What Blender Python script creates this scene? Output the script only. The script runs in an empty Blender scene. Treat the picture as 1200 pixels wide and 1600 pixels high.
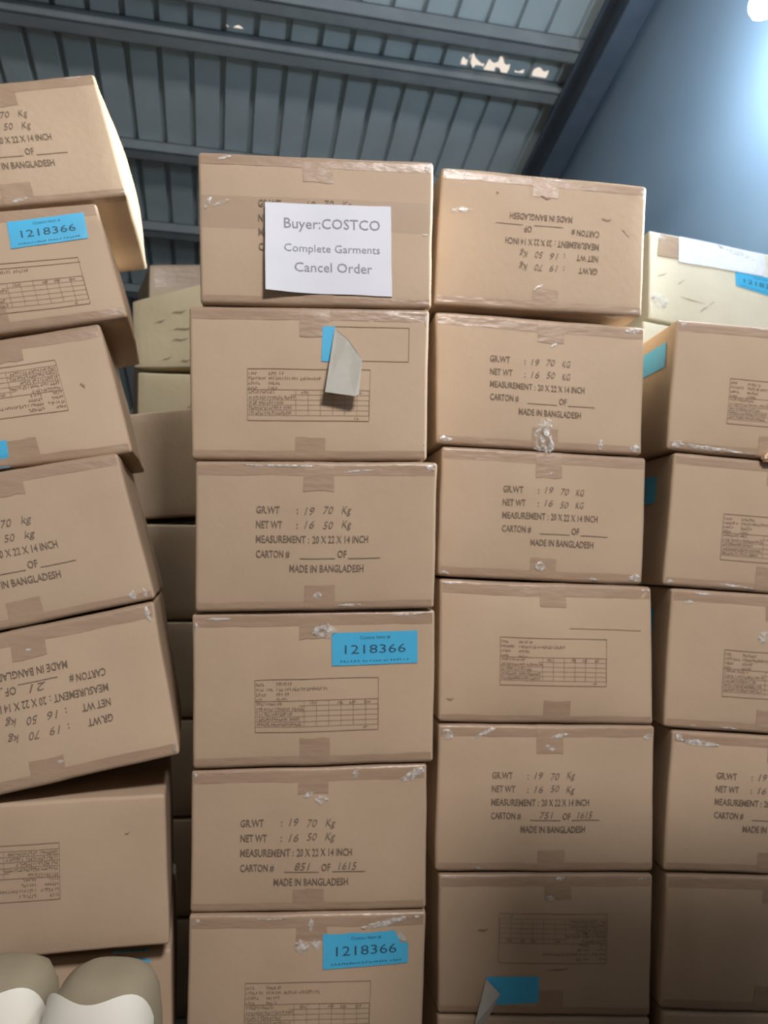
import bpy, bmesh, math, random
from mathutils import Vector, Matrix, noise

# ------------------------------------------------------------------ camera, world, lights, exposure
scene = bpy.context.scene
COL = scene.collection
PITCH, ROLL = math.radians(3.0), math.radians(1.0)
cam_data = bpy.data.cameras.new('camera')
cam_data.sensor_fit = 'HORIZONTAL'
cam_data.sensor_width = 36.0
cam_data.lens = 36.0
cam_data.clip_start = 0.05
# the phone is focused a little short of the cartons, so the whole picture is soft
cam_data.dof.use_dof = True
cam_data.dof.focus_distance = 0.95
cam_data.dof.aperture_fstop = 9.5
cam = bpy.data.objects.new('camera', cam_data)
COL.objects.link(cam)
fwd = Vector((0, math.cos(PITCH), math.sin(PITCH)))
up0 = Vector((0, -math.sin(PITCH), math.cos(PITCH)))
rt0 = Vector((1, 0, 0))
R_ = rt0 * math.cos(ROLL) + up0 * math.sin(ROLL)
U_ = up0 * math.cos(ROLL) - rt0 * math.sin(ROLL)
cam.matrix_world = Matrix(((R_.x, U_.x, -fwd.x, 0), (R_.y, U_.y, -fwd.y, 0), (R_.z, U_.z, -fwd.z, 1.51), (0, 0, 0, 1)))
scene.camera = cam

world = bpy.data.worlds.new('sky')
scene.world = world
world.use_nodes = True
wn = world.node_tree
bg = wn.nodes['Background']
bg.inputs['Color'].default_value = (1.0, 0.88, 0.75, 1)
bg.inputs['Strength'].default_value = 0.9

def area_light(name, loc, target, size, power, color, spread=180):
    d = bpy.data.lights.new(name, 'AREA')
    d.shape = 'RECTANGLE'
    d.size, d.size_y = size
    d.energy = power
    d.spread = math.radians(spread)
    d.color = color
    o = bpy.data.objects.new(name, d)
    o.location = loc
    o.rotation_euler = (Vector(target) - Vector(loc)).to_track_quat('-Z', 'Y').to_euler()
    COL.objects.link(o)
    return o
# overhead high-bay light of the shed, above and a little to the right of the photographer
area_light('overhead_light', (1.30, -1.7, 4.6), (-0.05, 1.95, 1.4), (0.9, 0.6), 194, (1.0, 0.955, 0.94))
# unseen side light added from the right to brighten carton sides
area_light('window_daylight', (1.85, 2.45, 3.15), (-1.0, 2.3, 2.3), (0.8, 0.7), 46, (0.92, 1.0, 0.97), 75)

vs = scene.view_settings
vs.view_transform = 'Standard'
vs.look = 'None'
vs.exposure = 0.0
vs.gamma = 1.0
vs.use_curve_mapping = False
scene.cycles.max_bounces = 5
scene.cycles.diffuse_bounces = 3
scene.cycles.glossy_bounces = 2
scene.cycles.transparent_max_bounces = 6
scene.cycles.adaptive_threshold = 0.05

# ------------------------------------------------------------------ measured layout (metres)
DATA = {'films': [('M1', 0.0401, 0.6618, 0.033, 0.012, 60.0), ('M1', 0.0975, 0.6648, 0.045, 0.0075, 20.0), ('M1', 0.682, 1.0083, 0.1049, 0.006, -3.0),
           ('M1', 0.9759, 0.9501, 0.015, 0.024, -0.0), ('M1', 0.1111, 0.9653, 0.033, 0.0075, 15.0), ('M1', 0.9685, 0.4941, 0.015, 0.006, 10.0),
           ('M2', 0.8108, 0.9868, 0.1193, 0.006, -2.0), ('M2', 0.991, 0.0847, 0.0119, 0.0447, -0.0), ('M2', 0.99, 0.932, 0.0119, 0.0507, -0.0),
           ('M3', 0.3317, 0.9743, 0.1771, 0.0059, -1.0), ('M3', 0.6743, 0.9394, 0.0738, 0.0059, 5.0), ('M3', 0.969, 0.9645, 0.0295, 0.0118, -30.0),
           ('M3', 0.5072, 0.1012, 0.0207, 0.0177, -0.0), ('M3', 0.644, 0.0337, 0.059, 0.0059, -0.0), ('M4', 0.0156, 0.9214, 0.0118, 0.0266, -0.0),
           ('M4', 0.5411, 0.87, 0.0621, 0.0325, 5.0), ('M4', 0.8972, 0.9774, 0.0887, 0.0074, 5.0), ('M4', 0.1055, 0.9644, 0.0591, 0.0059, -0.0),
           ('M5', 0.0111, 0.9771, 0.0206, 0.0177, -0.0), ('M5', 0.9485, 0.9447, 0.0825, 0.0206, 25.0), ('M5', 0.6904, 0.9516, 0.0147, 0.0236, -20.0),
           ('M5', 0.4928, 0.8177, 0.0236, 0.0118, 30.0), ('M5', 0.5473, 0.7798, 0.0324, 0.0206, -0.0), ('M5', 0.1659, 0.9836, 0.0884, 0.0059, -0.0),
           ('M6', 0.0275, 0.9568, 0.0205, 0.0117, 20.0), ('M6', 0.5079, 0.9332, 0.0117, 0.0351, -0.0), ('M6', 0.47, 0.7886, 0.0351, 0.0292, -0.0),
           ('M6', 0.5345, 0.8035, 0.0234, 0.0263, -0.0), ('M6', 0.8234, 0.9361, 0.1228, 0.0146, 12.0), ('M6', 0.9574, 0.9752, 0.0146, 0.0088, -0.0),
           ('M6', 0.3372, 0.9814, 0.0877, 0.0058, -0.0), ('R1', 0.0473, 0.9836, 0.0702, 0.0105, -5.0), ('R1', 0.1141, 0.9419, 0.0105, 0.0421, -15.0),
           ('R1', 0.1037, 0.6937, 0.0632, 0.014, 5.0), ('R1', 0.4857, 0.1724, 0.0351, 0.007, 35.0), ('R1', 0.9796, 0.9431, 0.0105, 0.0456, -0.0),
           ('R1', 0.9592, 0.0256, 0.0351, 0.0105, -0.0), ('R1', 0.4989, 0.9832, 0.158, 0.007, -5.0), ('R2', 0.9392, 0.9725, 0.0522, 0.0174, 15.0),
           ('R2', 0.7875, 0.0594, 0.0139, 0.0348, -10.0), ('R2', 0.965, 0.0466, 0.0348, 0.0209, -0.0), ('R2', 0.0406, 0.0378, 0.0417, 0.0139, -5.0),
           ('R2', 0.5549, 0.8069, 0.0244, 0.007, 30.0), ('R3', 0.5176, 0.8295, 0.0207, 0.0069, 20.0), ('R3', 0.4854, 0.1037, 0.0346, 0.0242, -0.0),
           ('R3', 0.9616, 0.0477, 0.0346, 0.0225, -0.0), ('R3', 0.7527, 0.0228, 0.0277, 0.0086, -20.0), ('R3', 0.5814, -0.0093, 0.0519, 0.0086, 10.0),
           ('R3', 0.0308, 0.0218, 0.0242, 0.0138, -0.0), ('R3', 0.7649, 0.9977, 0.0277, 0.0069, -10.0), ('R4', 0.9696, 0.9842, 0.0429, 0.0103, -0.0),
           ('R4', 0.5576, 1.0011, 0.0687, 0.0086, 8.0), ('R4', 0.2182, 0.9993, 0.1201, 0.0069, -2.0), ('R4', 0.0427, 0.971, 0.024, 0.0137, -0.0),
           ('R5', 0.2224, 0.9592, 0.0953, 0.0085, 25.0), ('R5', 0.4896, 0.8617, 0.017, 0.0085, -0.0), ('R5', 0.5105, 0.84, 0.0204, 0.0102, -0.0),
           ('R5', 0.548, 0.9326, 0.051, 0.0085, 12.0), ('R5', 0.9679, 0.9291, 0.034, 0.0136, 10.0), ('R5', 0.0393, 0.9394, 0.034, 0.0272, -30.0),
           ('R5', 0.725, 0.9876, 0.1021, 0.0068, -0.0), ('R5', 0.1845, 0.0183, 0.0238, 0.0085, -0.0), ('R6', 0.5644, 0.9773, 0.0506, 0.0135, 15.0),
           ('R6', 0.5063, 0.8273, 0.0236, 0.0169, -10.0), ('R6', 0.0419, 0.9817, 0.0506, 0.0067, -0.0), ('R6', 0.9526, 0.9775, 0.0337, 0.0084, 20.0),
           ('R6', 0.7285, 0.9864, 0.0674, 0.0067, -0.0), ('Q1', 0.0334, 0.9653, 0.0159, 0.0177, -30.0), ('Q1', 0.3909, 0.9866, 0.053, 0.0071, -4.0),
           ('Q1', 0.2438, 0.0292, 0.2296, 0.0124, -4.0), ('Q1', 0.0419, 0.0453, 0.0318, 0.0177, 20.0), ('Q2', 0.0262, 0.032, 0.0245, 0.0105, -0.0),
           ('Q2', 0.3533, 0.0262, 0.105, 0.007, -4.0), ('Q3', 0.0815, 0.9074, 0.0278, 0.0087, -0.0), ('Q3', 0.141, 0.9785, 0.0521, 0.0087, -4.0),
           ('Q3', 0.447, 0.6917, 0.0243, 0.0417, -20.0), ('Q3', 0.4362, 0.9923, 0.0347, 0.0087, -0.0), ('Q4', 0.1296, 0.9232, 0.1102, 0.0138, -4.0),
           ('Q4', 0.0296, 0.9566, 0.0275, 0.0172, -30.0), ('Q4', 0.3914, 1.0038, 0.0275, 0.0069, -0.0), ('Q3', 0.3105, 0.0196, 0.0608, 0.0069, -4.0),
           ('Q3', 0.1378, 0.022, 0.0208, 0.0069, -0.0), ('Q5', 0.1714, 0.983, 0.0341, 0.0085, -0.0), ('L1', 0.9836, 0.0134, 0.0177, 0.0147, -0.0),
           ('L1', 0.5481, 0.04, 0.0442, 0.0088, 10.0), ('L1', 0.9152, 0.9805, 0.0589, 0.0059, 8.0), ('L4', 0.9629, 0.0536, 0.0104, 0.0208, 10.0),
           ('L4', 0.9182, 0.053, 0.0182, 0.0208, -0.0), ('L5', 0.97, 0.9317, 0.0128, 0.0334, 10.0), ('L5', 0.9901, 0.0417, 0.0154, 0.0231, 10.0),
           ('L5', 0.507, 0.8598, 0.0154, 0.0064, -0.0), ('L5', 0.5583, 0.1256, 0.0154, 0.0077, -0.0), ('B5', 0.0827, 0.2264, 0.0793, 0.061, -20.0),
           ('B5', 0.0829, 0.9361, 0.0915, 0.0244, -8.0), ('B5', 0.7048, 0.9427, 0.2135, 0.0305, -10.0)],
 'tapeB5': [[(0.2384, 0.9939), (1.0418, 0.9855), (1.0409, 0.741), (0.2278, 0.7016)],
            [(0.0829, 0.9796), (0.2281, 0.9765), (0.2279, 0.7378), (0.0621, 0.7276)]],
 'corners': {'M1': [[-0.447, 1.7375, 2.4312], [0.1029, 1.7854, 2.4416], [0.1039, 1.7947, 2.0911], [-0.4329, 1.7481, 2.0756]],
             'M2': [[-0.4574, 1.7461, 2.07], [0.0994, 1.7944, 2.0863], [0.0991, 1.8038, 1.7273], [-0.4462, 1.7564, 1.715]],
             'M3': [[-0.4345, 1.7455, 1.711], [0.1242, 1.7941, 1.722], [0.1205, 1.8028, 1.3806], [-0.4265, 1.7552, 1.3673]],
             'M4': [[-0.435, 1.7667, 1.3619], [0.1229, 1.8151, 1.3767], [0.1255, 1.8247, 1.0215], [-0.4253, 1.7768, 1.0092]],
             'M5': [[-0.4293, 1.7816, 1.0049], [0.1108, 1.8286, 1.0158], [0.1147, 1.8377, 0.6811], [-0.426, 1.7903, 0.6834]],
             'M6': [[-0.4261, 1.7854, 0.6786], [0.1145, 1.8328, 0.6761], [0.108, 1.8411, 0.3401], [-0.4252, 1.7943, 0.3428]],
             'M7': [[-0.4251, 1.7945, 0.3385], [0.1081, 1.8412, 0.3357], [0.1081, 1.8412, 0.0], [-0.4251, 1.7945, 0.0]],
             'R1': [[0.1345, 1.9533, 2.5176], [0.6958, 2.0272, 2.5107], [0.6813, 2.0253, 2.1514], [0.1211, 1.9516, 2.1505]],
             'R2': [[0.1247, 1.9521, 2.1322], [0.6903, 2.0265, 2.1224], [0.6812, 2.0253, 1.7776], [0.1312, 1.9529, 1.7901]],
             'R3': [[0.1462, 1.9549, 1.7841], [0.6937, 2.027, 1.7712], [0.6829, 2.0256, 1.436], [0.1392, 1.954, 1.4522]],
             'R4': [[0.1459, 1.9548, 1.4442], [0.7076, 2.0288, 1.4296], [0.7126, 2.0295, 1.0736], [0.1459, 1.9548, 1.0867]],
             'R5': [[0.146, 1.9549, 1.0803], [0.7161, 2.0299, 1.0686], [0.7122, 2.0294, 0.6982], [0.1429, 1.9545, 0.7204]],
             'R6': [[0.1527, 1.9557, 0.7123], [0.7122, 2.0294, 0.6917], [0.7033, 2.0282, 0.3369], [0.1541, 1.9559, 0.376]],
             'R7': [[0.1542, 1.9559, 0.3698], [0.7033, 2.0282, 0.3306], [0.7033, 2.0282, 0.0], [0.1542, 1.9559, 0.0]],
             'Q1': [[0.7724, 2.0217, 2.145], [1.3297, 2.0509, 2.1131], [1.3027, 2.0495, 1.7599], [0.7456, 2.0203, 1.7951]],
             'Q2': [[0.7663, 2.0214, 1.7871], [1.3232, 2.0506, 1.7477], [1.292, 2.0489, 1.4055], [0.7347, 2.0197, 1.4372]],
             'Q3': [[0.7586, 2.021, 1.4292], [1.3159, 2.0502, 1.3973], [1.2932, 2.049, 1.0393], [0.7358, 2.0198, 1.0696]],
             'Q4': [[0.7595, 2.021, 1.0598], [1.3171, 2.0502, 1.0338], [1.2931, 2.049, 0.6853], [0.7352, 2.0197, 0.7041]],
             'Q5': [[0.7435, 2.0202, 0.696], [1.3015, 2.0494, 0.68], [1.2824, 2.0484, 0.3384], [0.7246, 2.0192, 0.3615]],
             'Q6': [[0.7296, 2.0194, 0.3535], [1.2875, 2.0487, 0.3333], [1.2875, 2.0487, 0.0], [0.7296, 2.0194, 0.0]],
             'L1': [[-1.2857, 1.7773, 2.5693], [-0.7602, 1.8974, 2.7172], [-0.6582, 1.8895, 2.3962], [-1.1912, 1.7704, 2.277]],
             'L2': [[-1.2534, 1.7175, 2.2353], [-0.7281, 1.86, 2.3631], [-0.6362, 1.8568, 2.0742], [-1.1609, 1.7143, 1.9446]],
             'L3': [[-1.2185, 1.6962, 1.9027], [-0.6995, 1.8392, 2.0534], [-0.6048, 1.8345, 1.7402], [-1.1361, 1.693, 1.6393]],
             'L4': [[-1.1494, 1.6351, 1.6075], [-0.6231, 1.7774, 1.7309], [-0.5213, 1.7725, 1.395], [-1.0488, 1.6303, 1.2769]],
             'L5': [[-1.0523, 1.6287, 1.2687], [-0.525, 1.7709, 1.3877], [-0.4508, 1.7587, 1.0464], [-0.9821, 1.6171, 0.9457]],
             'L6': [[-0.8908, 1.6702, 0.9535], [-0.4833, 1.7718, 0.9539], [-0.4665, 1.776, 0.6192], [-0.8739, 1.6744, 0.6258]],
             'L7': [[-1.0182, 1.7003, 0.5903], [-0.4759, 1.8355, 0.5822], [-0.4633, 1.8386, 0.2537], [-1.0054, 1.7035, 0.2745]],
             'B1': [[-1.3856, 4.3802, 3.153], [-0.8334, 4.6377, 3.268], [-0.822, 4.643, 2.799], [-1.378, 4.3837, 2.7096]],
             'B2': [[-1.1632, 3.4386, 2.6288], [-0.6261, 3.3244, 2.7333], [-0.5958, 3.318, 2.3086], [-1.1425, 3.4341, 2.322]],
             'B3': [[-1.1262, 3.4307, 2.301], [-0.5804, 3.3147, 2.2672], [-0.5676, 3.3119, 1.9549], [-1.1141, 3.4281, 1.9723]],
             'B4': [[-0.8657, 2.5107, 1.9474], [-0.3218, 2.6066, 2.0337], [-0.2956, 2.6112, 1.6465], [-0.8443, 2.5144, 1.6018]],
             'B5': [[1.1004, 3.1824, 2.8896], [1.6855, 3.3068, 2.8431], [1.6837, 3.3064, 2.4467], [1.1001, 3.1824, 2.5102]],
             'B6': [[1.074, 3.1768, 2.4999], [1.6578, 3.3009, 2.4382], [1.6559, 3.3005, 2.0672], [1.0739, 3.1768, 2.1447]],
             'L8': [[-1.0054, 1.7035, 0.2705], [-0.4633, 1.8386, 0.2497], [-0.4633, 1.8386, 0.0], [-1.0054, 1.7035, 0.0]],
             'S0': [[-0.8553, 2.5125, 1.5888], [-0.3065, 2.6093, 1.5888], [-0.3065, 2.6093, 1.2767], [-0.8553, 2.5125, 1.2767]],
             'S1': [[-0.8288, 2.5172, 1.2697], [-0.2801, 2.6139, 1.2697], [-0.2801, 2.6139, 0.9575], [-0.8288, 2.5172, 0.9575]],
             'S2': [[-0.861, 2.5115, 0.9505], [-0.3123, 2.6083, 0.9505], [-0.3123, 2.6083, 0.6383], [-0.861, 2.5115, 0.6383]],
             'S3': [[-0.8296, 2.517, 0.6313], [-0.2809, 2.6138, 0.6313], [-0.2809, 2.6138, 0.3192], [-0.8296, 2.517, 0.3192]],
             'S4': [[-0.8636, 2.511, 0.3122], [-0.3149, 2.6078, 0.3122], [-0.3149, 2.6078, 0.0], [-0.8636, 2.511, 0.0]],
             'U0': [[-1.0987, 3.4248, 1.9419], [-0.5522, 3.3087, 1.9419], [-0.5522, 3.3087, 1.6241], [-1.0987, 3.4248, 1.6241]],
             'U1': [[-1.1307, 3.4316, 1.6171], [-0.5841, 3.3155, 1.6171], [-0.5841, 3.3155, 1.2993], [-1.1307, 3.4316, 1.2993]],
             'U2': [[-1.0995, 3.425, 1.2923], [-0.5529, 3.3088, 1.2923], [-0.5529, 3.3088, 0.9745], [-1.0995, 3.425, 0.9745]],
             'U3': [[-1.1332, 3.4322, 0.9675], [-0.5867, 3.316, 0.9675], [-0.5867, 3.316, 0.6496], [-1.1332, 3.4322, 0.6496]],
             'U4': [[-1.1035, 3.4259, 0.6426], [-0.5569, 3.3097, 0.6426], [-0.5569, 3.3097, 0.3248], [-1.1035, 3.4259, 0.3248]],
             'U5': [[-1.1266, 3.4308, 0.3178], [-0.5801, 3.3146, 0.3178], [-0.5801, 3.3146, 0.0], [-1.1266, 3.4308, 0.0]],
             'T0': [[1.0893, 3.1801, 2.0542], [1.6712, 3.3038, 2.0542], [1.6712, 3.3038, 1.7177], [1.0893, 3.1801, 1.7177]],
             'T1': [[1.0573, 3.1733, 1.7107], [1.6393, 3.297, 1.7107], [1.6393, 3.297, 1.3741], [1.0573, 3.1733, 1.3741]],
             'T2': [[1.0885, 3.1799, 1.3671], [1.6705, 3.3036, 1.3671], [1.6705, 3.3036, 1.0306], [1.0885, 3.1799, 1.0306]],
             'T3': [[1.0548, 3.1727, 1.0236], [1.6367, 3.2964, 1.0236], [1.6367, 3.2964, 0.6871], [1.0548, 3.1727, 0.6871]],
             'T4': [[1.0845, 3.179, 0.6801], [1.6665, 3.3027, 0.6801], [1.6665, 3.3027, 0.3435], [1.0845, 3.179, 0.3435]],
             'T5': [[1.0614, 3.1741, 0.3365], [1.6434, 3.2978, 0.3365], [1.6434, 3.2978, 0.0], [1.0614, 3.1741, 0.0]],
             'V0': [[-1.3934, 4.3766, 2.6966], [-0.8373, 4.6358, 2.6966], [-0.8373, 4.6358, 2.3174], [-1.3934, 4.3766, 2.3174]],
             'V1': [[-1.3645, 4.39, 2.3104], [-0.8084, 4.6493, 2.3104], [-0.8084, 4.6493, 1.9311], [-1.3645, 4.39, 1.9311]],
             'V2': [[-1.3958, 4.3754, 1.9241], [-0.8397, 4.6347, 1.9241], [-0.8397, 4.6347, 1.5449], [-1.3958, 4.3754, 1.5449]],
             'V3': [[-1.3682, 4.3883, 1.5379], [-0.8121, 4.6476, 1.5379], [-0.8121, 4.6476, 1.1587], [-1.3682, 4.3883, 1.1587]],
             'V4': [[-1.3896, 4.3783, 1.1517], [-0.8336, 4.6376, 1.1517], [-0.8336, 4.6376, 0.7725], [-1.3896, 4.3783, 0.7725]],
             'V5': [[-1.3905, 4.3779, 0.7655], [-0.8345, 4.6372, 0.7655], [-0.8345, 4.6372, 0.3862], [-1.3905, 4.3779, 0.3862]],
             'V6': [[-1.3679, 4.3884, 0.3792], [-0.8119, 4.6477, 0.3792], [-0.8119, 4.6477, 0.0], [-1.3679, 4.3884, 0.0]],
             'W0': [[0.545, 0.42, 0.372], [1.104, 0.44, 0.372], [1.104, 0.44, 0.0], [0.545, 0.42, 0.0]],
             'Y0': [[1.13, 0.45, 0.372], [1.689, 0.47, 0.372], [1.689, 0.47, 0.0], [1.13, 0.45, 0.0]],
             'W1': [[0.52, 0.42, 0.75], [1.079, 0.44, 0.75], [1.079, 0.44, 0.378], [0.52, 0.42, 0.378]],
             'Y1': [[1.105, 0.45, 0.75], [1.664, 0.47, 0.75], [1.664, 0.47, 0.378], [1.105, 0.45, 0.378]],
             'W2': [[0.55, 0.42, 1.128], [1.109, 0.44, 1.128], [1.109, 0.44, 0.756], [0.55, 0.42, 0.756]],
             'Y2': [[1.135, 0.45, 1.128], [1.694, 0.47, 1.128], [1.694, 0.47, 0.756], [1.135, 0.45, 0.756]],
             'W3': [[0.53, 0.42, 1.506], [1.089, 0.44, 1.506], [1.089, 0.44, 1.134], [0.53, 0.42, 1.134]],
             'Y3': [[1.115, 0.45, 1.506], [1.674, 0.47, 1.506], [1.674, 0.47, 1.134], [1.115, 0.45, 1.134]],
             'W4': [[0.54, 0.42, 1.884], [1.099, 0.44, 1.884], [1.099, 0.44, 1.512], [0.54, 0.42, 1.512]],
             'Y4': [[1.125, 0.45, 1.884], [1.684, 0.47, 1.884], [1.684, 0.47, 1.512], [1.125, 0.45, 1.512]],
             'K0': [[-0.255, 2.62, 0.351], [0.295, 2.64, 0.351], [0.295, 2.64, 0.0], [-0.255, 2.62, 0.0]],
             'K1': [[-0.27, 2.62, 0.708], [0.28, 2.64, 0.708], [0.28, 2.64, 0.357], [-0.27, 2.62, 0.357]],
             'K2': [[-0.265, 2.62, 1.065], [0.285, 2.64, 1.065], [0.285, 2.64, 0.714], [-0.265, 2.62, 0.714]],
             'K3': [[-0.253, 2.62, 1.422], [0.297, 2.64, 1.422], [0.297, 2.64, 1.071], [-0.253, 2.62, 1.071]],
             'K4': [[-0.275, 2.62, 1.779], [0.275, 2.64, 1.779], [0.275, 2.64, 1.428], [-0.275, 2.62, 1.428]],
             'K5': [[-0.265, 2.62, 2.136], [0.285, 2.64, 2.136], [0.285, 2.64, 1.785], [-0.265, 2.62, 1.785]],
             'K6': [[-0.26, 2.62, 2.493], [0.29, 2.64, 2.493], [0.29, 2.64, 2.142], [-0.26, 2.62, 2.142]],
             'N0': [[0.34, 1.09, 0.5], [0.899, 1.1, 0.5], [0.899, 1.1, 0.0], [0.34, 1.09, 0.0]],
             'N1': [[0.925, 1.12, 0.5], [1.484, 1.13, 0.5], [1.484, 1.13, 0.0], [0.925, 1.12, 0.0]]},
 'depth': {'M1': [-0.0443, 0.5059, 0.0133],
           'M2': [-0.0443, 0.5059, 0.0133],
           'M3': [-0.0443, 0.5059, 0.0133],
           'M4': [-0.0443, 0.5059, 0.0133],
           'M5': [-0.0443, 0.5059, 0.0133],
           'M6': [-0.0443, 0.5059, 0.0133],
           'M7': [-0.0443, 0.5059, 0.0],
           'R1': [-0.0663, 0.5037, -0.0],
           'R2': [-0.0663, 0.5037, -0.0],
           'R3': [-0.0663, 0.5037, -0.0],
           'R4': [-0.0663, 0.5037, -0.0],
           'R5': [-0.0663, 0.5037, -0.0],
           'R6': [-0.0663, 0.5037, -0.0],
           'R7': [-0.0663, 0.5037, 0.0],
           'Q1': [-0.0266, 0.5073, -0.0],
           'Q2': [-0.0266, 0.5073, -0.0],
           'Q3': [-0.0266, 0.5073, -0.0],
           'Q4': [-0.0266, 0.5073, -0.0],
           'Q5': [-0.0266, 0.5073, -0.0],
           'Q6': [-0.0266, 0.5073, 0.0],
           'L1': [-0.1009, 0.4959, -0.008],
           'L2': [-0.1224, 0.491, 0.0],
           'L3': [-0.1224, 0.491, 0.0],
           'L4': [-0.1224, 0.491, 0.0],
           'L5': [-0.1224, 0.491, 0.0],
           'L6': [-0.1229, 0.4929, -0.0],
           'L7': [-0.1229, 0.4929, -0.0],
           'B1': [-0.2147, 0.4604, -0.0],
           'B2': [0.1056, 0.4969, -0.0],
           'B3': [0.1056, 0.4969, -0.0],
           'B4': [-0.0882, 0.5003, -0.0],
           'B5': [-0.1056, 0.4969, -0.0],
           'B6': [-0.1056, 0.4969, -0.0],
           'L8': [-0.1229, 0.4929, -0.0],
           'S0': [-0.0882, 0.5003, 0.0],
           'S1': [-0.0882, 0.5003, 0.0],
           'S2': [-0.0882, 0.5003, 0.0],
           'S3': [-0.0882, 0.5003, 0.0],
           'S4': [-0.0882, 0.5003, 0.0],
           'U0': [0.1056, 0.4969, 0.0],
           'U1': [0.1056, 0.4969, 0.0],
           'U2': [0.1056, 0.4969, 0.0],
           'U3': [0.1056, 0.4969, 0.0],
           'U4': [0.1056, 0.4969, 0.0],
           'U5': [0.1056, 0.4969, 0.0],
           'T0': [-0.1056, 0.4969, 0.0],
           'T1': [-0.1056, 0.4969, 0.0],
           'T2': [-0.1056, 0.4969, 0.0],
           'T3': [-0.1056, 0.4969, 0.0],
           'T4': [-0.1056, 0.4969, 0.0],
           'T5': [-0.1056, 0.4969, 0.0],
           'V0': [-0.2147, 0.4604, 0.0],
           'V1': [-0.2147, 0.4604, 0.0],
           'V2': [-0.2147, 0.4604, 0.0],
           'V3': [-0.2147, 0.4604, 0.0],
           'V4': [-0.2147, 0.4604, 0.0],
           'V5': [-0.2147, 0.4604, 0.0],
           'V6': [-0.2147, 0.4604, 0.0],
           'W0': [-0.02, 0.508, 0.0],
           'Y0': [-0.02, 0.508, 0.0],
           'W1': [-0.02, 0.508, 0.0],
           'Y1': [-0.02, 0.508, 0.0],
           'W2': [-0.02, 0.508, 0.0],
           'Y2': [-0.02, 0.508, 0.0],
           'W3': [-0.02, 0.508, 0.0],
           'Y3': [-0.02, 0.508, 0.0],
           'W4': [-0.02, 0.508, 0.0],
           'Y4': [-0.02, 0.508, 0.0],
           'K0': [-0.02, 0.508, 0.0],
           'K1': [-0.02, 0.508, 0.0],
           'K2': [-0.02, 0.508, 0.0],
           'K3': [-0.02, 0.508, 0.0],
           'K4': [-0.02, 0.508, 0.0],
           'K5': [-0.02, 0.508, 0.0],
           'K6': [-0.02, 0.508, 0.0],
           'N0': [-0.01, 0.35, 0.0],
           'N1': [-0.01, 0.35, 0.0]},
 'blocks': [('M1', 0.2509, 0.6943, 0, 0, 0, '19 70 Kg', '16 50 Kg', '', ''), ('M3', 0.2512, 0.6998, 0, 0, 0, '19 70 Kg', '16 50 Kg', '', ''),
            ('M5', 0.2063, 0.6464, 0, 0, 0, '19 70 Kg', '16 50 Kg', '851', '1615'), ('R1', 0.7699, 0.2932, 0, 0, 1, '19 70 Kg', '16 50 Kg', '', ''),
            ('R2', 0.2512, 0.6933, 0, 0, 0, '19 70 KG', '16 50 KG', '', ''), ('R3', 0.2974, 0.7204, 0, 0, 0, '19 70 KG', '16 50 KG', '', ''),
            ('R5', 0.2437, 0.6794, 0, 0, 0, '19 70 Kg', '16 50 Kg', '751', '1615'), ('Q4', 0.221, 0.7233, 0, 0, 0, '19 70 Kg', '16 50 Kg', '', ''),
            ('L1', 0.6182, 0.4392, 0.185, -0.101, 0, '19 70 Kg', '16 50 Kg', '', ''),
            ('L4', 0.5628, 0.3999, 0.185, -0.101, 0, '19 70 kg', '16 50 kg', '', ''),
            ('L5', 0.7759, 0.3031, 0, 0, 1, '19 70 kg', '16 50 kg', '21', '')],
 'tables': [('M2', 0.2367, 0.596, 0), ('M4', 0.2557, 0.5675, 0), ('M6', 0.2414, 0.5537, 0), ('R4', 0.2713, 0.6125, 0), ('Q1', 0.2758, 0.5808, 0),
            ('Q2', 0.259, 0.5709, 0), ('Q3', 0.2678, 0.585, 0), ('L2', 0.3557, 0.5467, 0), ('L3', 0.7888, 0.3738, 1), ('L6', 0.4632, 0.3693, 1),
            ('R6', 0.7813, 0.3714, 1)],
 'stick': [('M4', [(0.5728, 0.8566), (0.9267, 0.8676), (0.9278, 0.6536), (0.5732, 0.6442)], 0, 0),
           ('L2', [(0.6225, 0.8882), (0.9376, 0.9236), (0.929, 0.6991), (0.6108, 0.6601)], 0, 0),
           ('M6', [(0.5603, 0.8671), (0.9242, 0.8851), (0.9289, 0.6637), (0.5645, 0.6348)], 1, 0),
           ('L7', [(0.768, 1.1771), (0.9152, 1.1538), (0.9142, 0.9224), (0.7673, 0.9599)], 0, 0),
           ('L3', [(0.2127, 0.2042), (0.5261, 0.2087), (0.5122, -0.005), (0.2028, -0.0271)], 0, 1),
           ('B5', [(0.6835, 0.7279), (1.1289, 0.7368), (1.128, 0.5068), (0.6883, 0.5635)], 0, 0)],
 'tabs': {'M1': (0.5054, 0.5042),
          'M2': (0.5174, 0.5013),
          'M3': (0.5056, 0.5157),
          'M4': (0.5014, 0.4999),
          'M5': (0.5113, 0.4943),
          'M6': (0.513, 0.5092),
          'R1': (0.5005, 0.5194),
          'R2': (0.5416, 0.517),
          'R3': (0.5149, 0.5024),
          'R4': (0.5212, 0.5387),
          'R5': (0.5037, 0.521),
          'R6': (0.5445, 0.5143),
          'L1': (0.5858, 0.5444),
          'L2': (0.5182, 0.4645),
          'L3': (0.6068, 0.5745),
          'L4': (0.559, 0.516),
          'L5': (0.5098, 0.5108),
          'Q1': (0.52, 0.5),
          'Q2': (0.52, 0.5),
          'Q3': (0.52, 0.5),
          'Q4': (0.52, 0.5),
          'Q5': (0.52, 0.5)},
 'notice': [(0.2808, 0.6662), (0.8167, 0.674), (0.8251, 0.0694), (0.2803, 0.0837)],
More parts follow.
